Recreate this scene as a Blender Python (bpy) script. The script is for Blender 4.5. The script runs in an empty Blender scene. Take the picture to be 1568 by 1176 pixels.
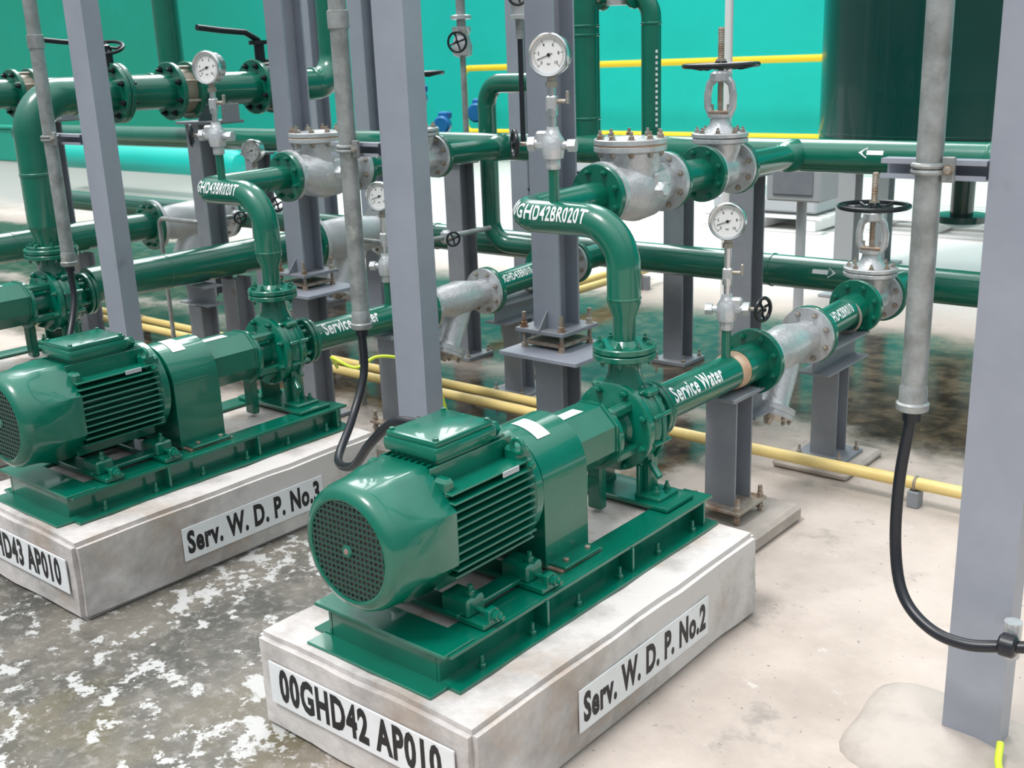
import bpy, bmesh, math, random
from mathutils import Vector, Matrix, noise
random.seed(7)
V=Vector
sc=bpy.context.scene
try:
    sc.view_settings.view_transform='Standard'
    sc.view_settings.look='None'
except Exception: pass

# ------------------------------------------------------------------ materials
MATS={}
def nt_new(name):
    m=bpy.data.materials.new(name); m.use_nodes=True
    nt=m.node_tree; b=nt.nodes['Principled BSDF']
    return m,nt,b
def mat(name,col,rough=0.5,metal=0.0,col2=None,scale=8.0,amt=0.5,lo=0.4,hi=0.65,bump=0.0,bscale=60.0,coat=0.0,rough2=None,stain=None,sscale=3.0,slo=0.6,shi=0.72):
    m,nt,b=nt_new(name); N=nt.nodes; Lk=nt.links
    b.inputs['Roughness'].default_value=rough; b.inputs['Metallic'].default_value=metal
    if coat: b.inputs['Coat Weight'].default_value=coat; b.inputs['Coat Roughness'].default_value=0.05
    tc=N.new('ShaderNodeTexCoord'); src=tc.outputs['Object']
    b.inputs['Base Color'].default_value=(*col,1)
    last=None
    def ramp_noise(sc_,lo_,hi_,det=6):
        n=N.new('ShaderNodeTexNoise'); n.inputs['Scale'].default_value=sc_; n.inputs['Detail'].default_value=det; n.inputs['Roughness'].default_value=0.65
        Lk.new(src,n.inputs['Vector'])
        r=N.new('ShaderNodeMapRange'); r.inputs['From Min'].default_value=lo_; r.inputs['From Max'].default_value=hi_
        Lk.new(n.outputs['Fac'],r.inputs['Value']); return r.outputs['Result']
    def mix(fac,a,bc,f=1.0):
        x=N.new('ShaderNodeMix'); x.data_type='RGBA'
        if f<1:
            mm=N.new('ShaderNodeMath'); mm.operation='MULTIPLY'; mm.inputs[1].default_value=f; Lk.new(fac,mm.inputs[0]); fac=mm.outputs[0]
        Lk.new(fac,x.inputs[0])
        if hasattr(a,'links'): Lk.new(a,x.inputs[6])
        else: x.inputs[6].default_value=(*a,1)
        x.inputs[7].default_value=(*bc,1)
        return x.outputs[2]
    if col2:
        last=mix(ramp_noise(scale,lo,hi),col,col2,amt)
    if stain:
        last=mix(ramp_noise(sscale,slo,shi,8),last if last else col,stain,0.85)
    if last: Lk.new(last,b.inputs['Base Color'])
    if bump:
        n=N.new('ShaderNodeTexNoise'); n.inputs['Scale'].default_value=bscale; n.inputs['Detail'].default_value=4
        Lk.new(src,n.inputs['Vector'])
        bp=N.new('ShaderNodeBump'); bp.inputs['Strength'].default_value=bump; bp.inputs['Distance'].default_value=0.01
        Lk.new(n.outputs['Fac'],bp.inputs['Height']); Lk.new(bp.outputs['Normal'],b.inputs['Normal'])
    MATS[name]=m; return m
mat('green_paint',(0.0,0.122,0.076),0.28,0,(0.0,0.165,0.104),5,0.6,bump=0.05,bscale=25,coat=0.6)
mat('cast_silver',(0.60,0.62,0.64),0.34,0.5,(0.38,0.38,0.38),9,0.6,bump=0.25,bscale=70,stain=(0.25,0.15,0.08),sscale=7,slo=0.67,shi=0.77)
mat('cast_white',(0.66,0.68,0.70),0.38,0.2,(0.45,0.45,0.45),6,0.5,bump=0.15,bscale=60)
mat('steel_rust',(0.42,0.38,0.33),0.55,0.5,(0.25,0.12,0.05),14,0.9,bump=0.2)
mat('zinc_bolt',(0.40,0.38,0.35),0.45,0.6,(0.28,0.18,0.09),30,0.6)
mat('column_paint',(0.285,0.305,0.360),0.38,0.0,(0.34,0.36,0.415),4,0.6,bump=0.05,bscale=30,stain=(0.19,0.19,0.21),sscale=6,slo=0.62,shi=0.8)
mat('frame_grey',(0.21,0.225,0.255),0.45,0.0,(0.29,0.305,0.33),5,0.6,bump=0.05,stain=(0.22,0.13,0.08),sscale=5,slo=0.64,shi=0.74)
mat('galvanised',(0.36,0.38,0.38),0.42,0.35,(0.19,0.20,0.19),14,0.8,bump=0.15,bscale=90,stain=(0.50,0.50,0.47),sscale=9,slo=0.6,shi=0.7)
mat('black_rubber',(0.012,0.014,0.02),0.35)
mat('black_iron',(0.010,0.014,0.018),0.35,0.2)
mat('yellow_pipe',(0.80,0.62,0.25),0.4,0,(0.66,0.48,0.15),6,0.5)
mat('rail_yellow',(0.90,0.62,0.02),0.4)
mat('white_face',(0.80,0.80,0.79),0.35)
mat('glass_bezel',(0.62,0.63,0.64),0.22,0.9)
mat('ink_black',(0.01,0.01,0.012),0.5)
mat('pipe_lettering',(0.82,0.84,0.84),0.5)
mat('sign_white',(0.78,0.80,0.82),0.5,0,(0.64,0.64,0.64),12,0.4)
mat('plinth_concrete',(0.62,0.585,0.57),0.75,0,(0.30,0.28,0.27),4,0.85,lo=0.44,hi=0.66,bump=0.7,bscale=14,stain=(0.40,0.29,0.20),sscale=2.2,slo=0.54,shi=0.72)
mat('footing_concrete',(0.46,0.41,0.37),0.8,0,(0.33,0.29,0.26),6,0.8,bump=0.6,bscale=18)
mat('grout',(0.55,0.51,0.48),0.8,0,(0.30,0.17,0.09),7,0.8,lo=0.5,hi=0.7,bump=0.4,bscale=20)
mat('fan_red_brown',(0.22,0.12,0.11),0.7,0,(0.46,0.30,0.28),18,0.8)
mat('grille_paint',(0.02,0.065,0.052),0.4)
mat('blue_plastic',(0.01,0.16,0.42),0.35)
mat('earth_wire',(0.60,0.75,0.05),0.4)
mat('tray_grey',(0.42,0.44,0.46),0.5)
mat('rust_ring',(0.45,0.26,0.14),0.6,0,(0.55,0.45,0.35),12,0.7)
mat('joint_steel',(0.30,0.27,0.22),0.5,0.3,(0.42,0.33,0.22),12,0.6)
mat('tank_green',(0.0,0.038,0.031),0.24,0,(0.0,0.050,0.040),1.5,0.5,coat=0.4)

# ------------------------------------------------------------------ mesh builder
def basis(d,up=V((0,0,1))):
    d=V(d).normalized()
    if abs(d.dot(up))>0.98: up=V((0,1,0))
    u=up.cross(d).normalized(); v=d.cross(u).normalized()
    return u,v,d
def fillet(pts,rad,n=10):
    pts=[V(p) for p in pts]; out=[pts[0]]
    for i in range(1,len(pts)-1):
        p,a,b=pts[i],pts[i-1],pts[i+1]
        d1=(a-p).normalized(); d2=(b-p).normalized()
        ang=d1.angle(d2)
        if ang>math.pi-0.02: out.append(p); continue
        r=rad[i-1] if isinstance(rad,(list,tuple)) else rad
        t=r/math.tan(ang/2); p1=p+d1*t; p2=p+d2*t
        c=p+(d1+d2).normalized()*(r/math.sin(ang/2))
        for k in range(n+1):
            f=k/n; a1=p1-c; a2=p2-c
            th=a1.angle(a2)
            q=(a1*math.sin((1-f)*th)+a2*math.sin(f*th))/math.sin(th)
            out.append(c+q)
    out.append(pts[-1]); return out
def catmull(pts,n=8):
    pts=[V(p) for p in pts]; P=[pts[0]*2-pts[1]]+pts+[pts[-1]*2-pts[-2]]; out=[]
    for i in range(1,len(P)-2):
        for k in range(n):
            t=k/n; a,b,c,d=P[i-1],P[i],P[i+1],P[i+2]
            out.append(0.5*((2*b)+(c-a)*t+(2*a-5*b+4*c-d)*t*t+(-a+3*b-3*c+d)*t**3))
    out.append(pts[-1]); return out
def text_geo(body,size,sx=0.72,bold=0.02,cuts=None,align='LEFT',sp=1.0):
    cu=bpy.data.curves.new('tmp','FONT'); cu.body=body; cu.size=size; cu.offset=bold*size; cu.resolution_u=3; cu.align_x=align; cu.align_y='CENTER'; cu.space_character=sp
    ob=bpy.data.objects.new('tmp',cu); sc.collection.objects.link(ob)
    bpy.context.view_layer.update()
    me=bpy.data.meshes.new_from_object(ob)
    bm=bmesh.new(); bm.from_mesh(me)
    for v in bm.verts: v.co.x*=sx
    if cuts:
        for k in range(-3,4):
            g=bm.verts[:]+bm.edges[:]+bm.faces[:]
            bmesh.ops.bisect_plane(bm,geom=g,plane_co=(0,k*size*0.13,0),plane_no=(0,1,0))
        xs=[v.co.x for v in bm.verts]; x=min(xs)+size*0.3
        while x<max(xs):
            g=bm.verts[:]+bm.edges[:]+bm.faces[:]
            bmesh.ops.bisect_plane(bm,geom=g,plane_co=(x,0,0),plane_no=(1,0,0)); x+=size*0.35
    vs=[v.co.copy() for v in bm.verts]; bm.verts.index_update(); fs=[[v.index for v in f.verts] for f in bm.faces]
    bm.free(); bpy.data.objects.remove(ob); bpy.data.curves.remove(cu); bpy.data.meshes.remove(me)
    return vs,fs
class MB:
    def __init__(s): s.v=[]; s.f=[]; s.m=[]; s.names=[]
    def mi(s,n):
        if n not in s.names: s.names.append(n)
        return s.names.index(n)
    def add(s,vs,fs,m):
        o=len(s.v); s.v+= [tuple(x) for x in vs]; k=s.mi(m)
        for f in fs: s.f.append([i+o for i in f]); s.m.append(k)
    def lathe(s,o,d,prof,m,seg=32,rf=None,ph=0,up=V((0,0,1))):
        u,v,d=basis(d,up); o=V(o); vs=[];fs=[]; rings=[]
        for h,r in prof:
            if r<=1e-6: vs.append(o+d*h); rings.append([len(vs)-1])
            else:
                st=len(vs)
                for k in range(seg):
                    a=2*math.pi*k/seg+ph; rr=r if rf is None else rf(h,r,a)
                    vs.append(o+d*h+(u*math.cos(a)+v*math.sin(a))*rr)
                rings.append(list(range(st,st+seg)))
        for A,B in zip(rings,rings[1:]):
            if len(A)==1 and len(B)==1: continue
            for k in range(seg):
                k2=(k+1)%seg
                if len(A)==1: fs.append([A[0],B[k2],B[k]])
                elif len(B)==1: fs.append([A[k],A[k2],B[0]])
                else: fs.append([A[k],A[k2],B[k2],B[k]])
        if len(rings[0])>1: fs.append(rings[0][::-1])
        if len(rings[-1])>1: fs.append(rings[-1])
        s.add(vs,fs,m)
    def cyl(s,a,b,r,m,seg=24,r2=None,ch=0):
        a=V(a);b=V(b);L=(b-a).length; r2=r if r2 is None else r2
        if ch: prof=[(0,r-ch),(ch,r),(L-ch,r2),(L,r2-ch)]
        else: prof=[(0,r),(L,r2)]
        s.lathe(a,b-a,prof,m,seg)
    def tube(s,pts,r,m,seg=20,cap=True,radii=None):
        pts=[V(p) for p in pts]; vs=[];fs=[]
        T=[]
        for i in range(len(pts)):
            a=pts[max(0,i-1)];b=pts[min(len(pts)-1,i+1)]; T.append((b-a).normalized())
        u,v,_=basis(T[0])
        for i,p in enumerate(pts):
            if i>0:
                q=T[i-1].rotation_difference(T[i]); u=q@u; v=q@v
            rr=radii[i] if radii else r
            for k in range(seg):
                a=2*math.pi*k/seg; vs.append(p+(u*math.cos(a)+v*math.sin(a))*rr)
        for i in range(len(pts)-1):
            for k in range(seg):
                k2=(k+1)%seg; fs.append([i*seg+k,i*seg+k2,(i+1)*seg+k2,(i+1)*seg+k])
        if cap: fs.append(list(range(seg))[::-1]); fs.append([(len(pts)-1)*seg+k for k in range(seg)])
        s.add(vs,fs,m)
    def torus(s,c,d,R,r,m,seg=32,sg=10):
        u,v,d=basis(d); c=V(c); vs=[];fs=[]
        for i in range(seg):
            a=2*math.pi*i/seg; e=u*math.cos(a)+v*math.sin(a)
            for j in range(sg):
                b=2*math.pi*j/sg; vs.append(c+e*(R+r*math.cos(b))+d*r*math.sin(b))
        for i in range(seg):
            for j in range(sg):
                i2=(i+1)%seg;j2=(j+1)%sg
                fs.append([i*sg+j,i2*sg+j,i2*sg+j2,i*sg+j2])
        s.add(vs,fs,m)
    def box(s,c,size,m,bev=0.003,ax=None,seg=1):
        bm=bmesh.new(); bmesh.ops.create_cube(bm,size=1)
        for v in bm.verts: v.co=V((v.co.x*size[0],v.co.y*size[1],v.co.z*size[2]))
        bev=min(bev,min(size)*0.45)
        if bev>0: bmesh.ops.bevel(bm,geom=bm.edges[:],offset=bev,segments=seg,affect='EDGES',profile=0.5)
        c=V(c)
        if ax: M=Matrix((ax[0],ax[1],ax[2])).transposed(); vs=[c+M@v.co for v in bm.verts]
        else: vs=[c+v.co for v in bm.verts]
        bm.verts.index_update(); fs=[[v.index for v in f.verts] for f in bm.faces]; bm.free(); s.add(vs,fs,m)
    def prism(s,poly,o,u,v,d,L,m):
        o=V(o);u=V(u);v=V(v);d=V(d); n=len(poly)
        vs=[o+u*x+v*y for x,y in poly]+[o+u*x+v*y+d*L for x,y in poly]
        fs=[list(range(n))[::-1],list(range(n,2*n))]+[[i,(i+1)%n,(i+1)%n+n,i+n] for i in range(n)]
        s.add(vs,fs,m)
    def hbeam(s,a,b,w,h,m,t=0.008,up=V((0,0,1)),tw=None):
        a=V(a);b=V(b);u,v,d=basis(b-a,up); tw=tw or t*0.8
        W=w/2;H=h/2;q=tw/2
        P=[(-W,-H),(W,-H),(W,-H+t),(q,-H+t),(q,H-t),(W,H-t),(W,H),(-W,H),(-W,H-t),(-q,H-t),(-q,-H+t),(-W,-H+t)]
        s.prism(P,a,u,v,d,(b-a).length,m)
    def bolt(s,p,d,r,h,m,shank=0.0):
        p=V(p);d=V(d).normalized()
        s.lathe(p,d,[(0,r*1.5),(h*0.18,r*1.5)],m,10)
        s.lathe(p,d,[(h*0.18,r*1.15),(h*0.9,r*1.15),(h,r*0.9)],m,6)
        if shank: s.lathe(p,d,[(h,r*0.6),(h+shank,r*0.6)],m,8)
    def flange(s,p,d,R,t,m,n=8,pcd=None,bm_='zinc_bolt',br=0.008,side=1,ph=None,bolts=True):
        p=V(p);d=V(d).normalized()
        s.lathe(p,d,[(0,R-0.003),(0.003,R),(t-0.003,R),(t,R-0.003)],m,40)
        if bolts:
            u,v,_=basis(d); pcd=pcd or R*0.8
            for k in range(n):
                a=2*math.pi*(k+0.5)/n
                c=p+(u*math.cos(a)+v*math.sin(a))*pcd
                if side>=0: s.bolt(c+d*t,d,br,br*1.6,bm_,shank=br*0.9)
                if side<=0: s.bolt(c,-d,br,br*1.6,bm_,shank=br*0.9)
    def wheel(s,c,d,R,r,m,sp=5):
        s.torus(c,d,R,r,m,36,8)
        u,v,d=basis(d); c=V(c)
        s.lathe(c-d*r*1.6,d,[(0,R*0.16),(r*1.2,R*0.2),(r*3.2,R*0.16)],m,16)
        for k in range(sp):
            a=2*math.pi*k/sp+0.3; e=u*math.cos(a)+v*math.sin(a)
            s.tube([c+e*R*0.1,c+e*R*0.55-d*r*1.2,c+e*R],r*0.75,m,8)
    def text(s,body,size,o,ux,uy,m,sx=0.72,bold=0.02,align='CENTER',sp=1.0):
        vs,fs=text_geo(body,size,sx,bold,None,align,sp); o=V(o);ux=V(ux).normalized();uy=V(uy).normalized()
        s.add([o+ux*p.x+uy*p.y for p in vs],fs,m)
    def wraptext(s,body,size,path,s0,nref,r,m,sx=0.72,bold=0.02,sp=1.06):
        vs,fs=text_geo(body,size,sx,bold,True,'LEFT',sp); nref=V(nref)
        cum=[0]
        for a,b in zip(path,path[1:]): cum.append(cum[-1]+(b-a).length)
        def at(q):
            q=max(0,min(cum[-1]-1e-5,q)); i=0
            while i<len(cum)-2 and cum[i+1]<q: i+=1
            f=(q-cum[i])/(cum[i+1]-cum[i]); p=path[i].lerp(path[i+1],f)
            ts=[]
            for j in (i,i+1):
                a=path[max(0,j-1)];b=path[min(len(path)-1,j+1)]; ts.append((b-a).normalized())
            return p,ts[0].lerp(ts[1],f).normalized()
        out=[]
        for p in vs:
            c,t=at(s0+p.x); n=(nref-t*nref.dot(t)).normalized(); u=n.cross(t)
            th=p.y/r; out.append(c+(n*math.cos(th)+u*math.sin(th))*(r+0.0012))
        s.add(out,fs,m)
    def mesh(s,name,ang=35):
        me=bpy.data.meshes.new(name); me.from_pydata(s.v,[],s.f)
        for n in s.names: me.materials.append(MATS[n])
        me.polygons.foreach_set('material_index',s.m)
        me.polygons.foreach_set('use_smooth',[True]*len(me.polygons))
        me.update(); me.validate()
        bm=bmesh.new(); bm.from_mesh(me); bmesh.ops.recalc_face_normals(bm,faces=bm.faces[:]); bm.to_mesh(me); bm.free()
        try: me.set_sharp_from_angle(angle=math.radians(ang))
        except Exception: pass
        return me
    def build(s,name,loc=(0,0,0),parent=None,rot=0):
        return place(s.mesh(name),name,loc,parent,rot)
def place(me,name,loc=(0,0,0),parent=None,rot=0,scale=1):
    ob=bpy.data.objects.new(name,me); sc.collection.objects.link(ob); ob.location=loc; ob.rotation_euler=(0,0,rot); ob.scale=(scale,)*3
    if parent: ob.parent=parent
    return ob

X1=V((1,0,0));Y1=V((0,1,0));Z1=V((0,0,1))
G='green_paint'
SZ=0.55   # shaft height
# ------------------------------------------------------------------ PUMP SET (origin on floor below discharge)
def make_pump():
    b=MB()
    # --- base frame
    y0,y1=-0.97,0.12; w=0.215
    for sx in (-1,1):
        P=[(0,0),(0.065,0),(0.065,0.008),(0.008,0.012),(0.008,0.073),(0.045,0.077),(0.045,0.085),(0,0.085)]
        b.prism([(x*sx,y) for x,y in P],(sx*(w-0.045),y0,0.25),X1,Z1,Y1,y1-y0,G)
        b.box((sx*(w-0.05),(y0+y1)/2,0.331),(0.085,y1-y0,0.009),G,0.002)
        for k in range(6):
            yy=y0+0.10+k*(y1-y0-0.2)/5
            b.bolt((sx*(w-0.005),yy,0.258),Z1,0.009,0.014,G,shank=0.02)
            if k%2: b.box((sx*(w-0.018),yy+0.05,0.292),(0.045,0.008,0.07),G,0.001)
    for yy,s_ in ((y0,1),(y1,-1)):
        P=[(0,0),(0.05,0),(0.05,0.008),(0.008,0.008),(0.008,0.072),(0.05,0.072),(0.05,0.079),(0,0.079)]
        b.prism([(x*s_,y) for x,y in P],(-w+0.047,yy+0.0007*s_,0.25),Y1,Z1,X1,2*w-0.094,G)
    b.box((0,y0+0.033,0.3355),(2*w-0.012,0.098,0.010),G,0.002)
    b.box((0,y0-0.02,0.254),(0.40,0.07,0.008),G,0.002)
    for yy in (-0.82,-0.61):
        b.box((0,yy,0.3445),(2*w-0.02,0.065,0.016),G,0.003)
        for sx in (-1,1):
            b.box((sx*0.115,yy,0.372),(0.085,0.06,0.045),G,0.006)
            b.bolt((sx*0.14,yy,0.392),Z1,0.010,0.016,G,shank=0.012)
            b.box((sx*0.198,yy+0.0,0.362),(0.018,0.03,0.035),G,0.003)
            b.cyl((sx*0.15,yy,0.366),(sx*0.235,yy,0.366),0.006,G,8)
            b.bolt((sx*0.208,yy,0.366),X1*sx,0.011,0.016,G)
    for sx in (-1,1):
        b.box((sx*0.11,-0.71,0.3525),(0.05,0.30,0.013),G,0.003)
    b.box((0,-0.43,0.318),(2*(w-0.052),1.06,0.012),'grout',0.0)
    for sx in (-1,1):
        b.box((sx*0.12,-0.44,0.3385),(0.10,0.17,0.008),'steel_rust',0.002)
        for yy in (-0.48,-0.39): b.bolt((sx*0.150,yy,0.343),Z1,0.007,0.012,'steel_rust')
    # --- motor : fan cowl
    c=V((0,-1.05,SZ))
    def octf(h,r,a):
        if h<0.075: return r
        f=min(1,(h-0.075)/0.03)
        aa=(a+math.pi/8)%(math.pi/4)-math.pi/8
        ro=r*0.955/math.cos(aa); return r*(1-f)+ro*f
    prof=[(0.012,0.112),(0.002,0.114),(0.0,0.119),(0.004,0.131),(0.014,0.141),(0.032,0.147),(0.075,0.150),(0.105,0.154),(0.185,0.158),(0.193,0.154)]
    b.lathe(c,Y1,prof,G,64,octf)
    b.lathe(c+Y1*0.0105,Y1,[(0,0.112),(0.0005,0.112)],'fan_red_brown',32)  # reddish-brown backing disc behind the grille
    R=0.113
    for k in range(-8,9):
        x=k*0.0135
        if abs(x)<R-0.004:
            h=math.sqrt(R*R-x*x)
            b.box(c+V((x,0.004,0)),(0.0045,0.003,2*h),'grille_paint',0)
            b.box(c+V((0,0.0035,x)),(2*h,0.003,0.0045),'grille_paint',0)
    b.lathe(c+Y1*0.003,-Y1,[(0,0.016),(0.004,0.014)],G,6)
    b.lathe(c+Y1*0.003,-Y1,[(0.004,0.007),(0.005,0.0065)],'fan_red_brown',12)
    # body
    yb0,yb1=-0.87,-0.585; ym=(yb0+yb1)/2; Lf=yb1-yb0-0.01
    b.lathe((0,yb0,SZ),Y1,[(0,0.118),(yb1-yb0,0.118)],G,40)
    for sx in (-1,1):
        for k in range(-5,6):
            z=k*0.0195; xi=math.sqrt(max(0,0.118**2-z*z))-0.01
            xo=0.150 if abs(k)<5 else 0.142
            b.box((sx*(xi+xo)/2,ym,SZ+z),(xo-xi,Lf,0.0055),G,0.0015)
        for k in range(-4,5):
            x=k*0.0195; zi=math.sqrt(max(0,0.118**2-x*x))-0.01
            b.box((x,ym,SZ+sx*(zi+0.146)/2),(0.0055,Lf,0.146-zi),G,0.0015)
        b.box((sx*0.105,-0.605,SZ+0.105),(0.05,0.04,0.05),G,0.008)
        b.torus((sx*0.125,-0.62,SZ+0.135),Y1,0.017,0.006,G,20,8)
        b.bolt((sx*0.148,-0.605,SZ+0.09),X1*sx,0.008,0.012,G)
        b.box((sx*0.105,-0.85,SZ+0.105),(0.045,0.03,0.045),G,0.008)
    b.box((0.153,-0.68,SZ+0.098),(0.004,0.055,0.013),'tray_grey',0.0005)
    # terminal box
    b.box((0,-0.745,SZ+0.143),(0.150,0.185,0.035),G,0.006)
    b.box((0,-0.745,SZ+0.170),(0.172,0.207,0.036),G,0.012,seg=2)
    b.box((0,-0.745,SZ+0.192),(0.160,0.195,0.018),G,0.008,seg=2)
    for sx in (-1,1):
        for sy in (-1,1): b.bolt((sx*0.068,-0.745+sy*0.085,SZ+0.200),Z1,0.0055,0.006,G)
    b.cyl((-0.08,-0.70,SZ+0.168),(-0.12,-0.70,SZ+0.168),0.017,'black_rubber',16)
    b.cyl((0.05,-0.64,SZ+0.165),(0.05,-0.622,SZ+0.165),0.017,G,16); b.lathe((0.05,-0.625,SZ+0.165),Y1,[(0,0.019),(0.012,0.019)],G,6)
    # drive end shield
    b.lathe((0,-0.592,SZ),Y1,[(0,0.135),(0.012,0.148),(0.035,0.148),(0.045,0.125),(0.07,0.10),(0.085,0.06)],G,40)
    for k in range(4):
        a=math.pi/4+k*math.pi/2
        b.box((math.cos(a)*0.142,-0.575,SZ+math.sin(a)*0.142),(0.032,0.028,0.032),G,0.008)
    # coupling guard (arched)
    def arch(R_,zb):
        return [(R_,zb)]+[(R_*math.cos(t),R_*math.sin(t)) for t in [math.pi*k/18 for k in range(19)]]+[(-R_,zb)]
    b.prism(arch(0.126,-0.21),(0,-0.53,SZ),X1,Z1,Y1,0.175,G)
    for sx in (-1,1): b.box((sx*0.145,-0.44,0.3455),(0.06,0.15,0.008),G,0.002)
    oc=[(0.090*math.cos(math.pi/8+k*math.pi/4),0.090*math.sin(math.pi/8+k*math.pi/4)) for k in range(8)]
    b.prism(oc,(0,-0.36,SZ+0.012),X1,Z1,Y1,0.20,G)
    for yy in (-0.355,-0.165): b.prism([(x*1.04,y*1.04) for x,y in oc],(0,yy,SZ+0.012),X1,Z1,Y1,0.006,G)
    vs=[];fs=[]
    for i in range(9):
        t=math.radians(54+i*5)
        for yy in (-0.485,-0.435): vs.append((0.1274*math.cos(t),yy,SZ+0.1274*math.sin(t)))
    for i in range(8): fs.append([2*i,2*i+1,2*i+3,2*i+2])
    b.add(vs,fs,'sign_white')
    vs=[(x,y,SZ+0.012+0.0842) for x,y in ((-0.010,-0.33),(0.026,-0.33),(0.026,-0.23),(-0.010,-0.23))]
    b.add(vs,[[0,1,2,3]],'sign_white')
    # bearing bracket & lantern
    b.lathe((0,-0.17,SZ),Y1,[(0,0.052),(0.10,0.056),(0.11,0.07)],G,28)
    for k in range(4):
        a=math.pi/4+k*math.pi/2+0.15
        b.box((math.cos(a)*0.085,-0.095,SZ+math.sin(a)*0.085),(0.03,0.11,0.03),G,0.007)
    b.lathe((0,-0.158,SZ),Y1,[(0,0.088),(0.004,0.094),(0.018,0.094),(0.022,0.088)],G,32)
    b.lathe((0,-0.062,SZ),Y1,[(0,0.120),(0.004,0.126),(0.022,0.126),(0.026,0.120)],G,40)
    for k in range(8):
        a=2*math.pi*(k+.5)/8; b.bolt((math.cos(a)*0.112,-0.062,SZ+math.sin(a)*0.112),-Y1,0.008,0.014,G,0.006)
    # volute (spiral)
    vs=[];fs=[];seg=48;rows=10
    for i in range(seg):
        a=2*math.pi*i/seg
        grow=0.108+0.024*((a-math.pi/2)%(2*math.pi))/(2*math.pi)
        for j in range(rows):
            t=-math.pi/2+math.pi*j/(rows-1)
            rr=0.045+(grow-0.045)*max(0,math.cos(t))**0.45
            yy=0.005+0.052*math.sin(t)
            vs.append((rr*math.cos(a),yy,SZ+rr*math.sin(a)))
    for i in range(seg):
        for j in range(rows-1):
            i2=(i+1)%seg; fs.append([i*rows+j,i2*rows+j,i2*rows+j+1,i*rows+j+1])
    b.add(vs,fs,G)
    b.lathe((0,0.03,SZ),Y1,[(0,0.085),(0.03,0.082),(0.050,0.062),(0.065,0.055),(0.08,0.055)],G,32)
    for k in range(6):
        a=2*math.pi*(k+.5)/6+0.2
        b.box((math.cos(a)*0.072,0.062,SZ+math.sin(a)*0.072),(0.014,0.05,0.034),G,0.004,ax=(V((-math.sin(a),0,math.cos(a))),Y1,V((math.cos(a),0,math.sin(a)))))
    for k in range(10):
        a=2*math.pi*(k+.5)/10
        b.box((math.cos(a)*0.122,0.005,SZ+math.sin(a)*0.122),(0.012,0.085,0.022),G,0.004,ax=(V((-math.sin(a),0,math.cos(a))),Y1,V((math.cos(a),0,math.sin(a)))))
    b.torus((0,0.005,SZ),Y1,0.128,0.006,G,48,8)
    # discharge neck
    b.lathe((0,0,SZ+0.06),Z1,[(0,0.075),(0.05,0.060),(0.085,0.046),(0.13,0.044)],G,32)
    b.box((0.075,0.0,SZ+0.10),(0.05,0.05,0.022),G,0.007)
    b.box((-0.075,0.0,SZ+0.10),(0.05,0.05,0.022),G,0.007)
    b.flange((0,0,0.738),Z1,0.088,0.018,G,8,bm_=G,side=-1,br=0.007)
    b.flange((0,0,0.758),Z1,0.088,0.018,G,8,bm_=G,side=1,br=0.007)
    b.cyl((0,0,0.755),(0,0,0.76),0.07,'black_rubber',24)
    # suction flanges
    b.flange((0,0.103,SZ),Y1,0.088,0.016,G,8,bm_=G,side=-1,br=0.007)
    b.flange((0,0.122,SZ),Y1,0.088,0.016,G,8,bm_=G,side=1,br=0.007)
    # feet
    for sx in (-1,1):
        b.box((sx*0.105,0.0,0.354),(0.085,0.10,0.022),G,0.005)
        b.box((sx*0.085,0.0,0.42),(0.028,0.045,0.13),G,0.007)
        b.box((sx*0.070,0.0,0.40),(0.012,0.085,0.09),G,0.003)
        b.bolt((sx*0.122,0.028,0.365),Z1,0.008,0.013,G,0.01)
        b.bolt((sx*0.122,-0.028,0.365),Z1,0.008,0.013,G,0.01)
    b.box((0,0.0,0.3435),(2*w-0.06,0.14,0.014),G,0.003)
    b.box((0,-0.14,0.40),(0.05,0.03,0.13),G,0.006)
    b.cyl((0.10,-0.02,SZ-0.10),(0.135,-0.03,SZ-0.13),0.01,G,12)
    return b.mesh('centrifugal_pump')
PUMP=make_pump()

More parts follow.
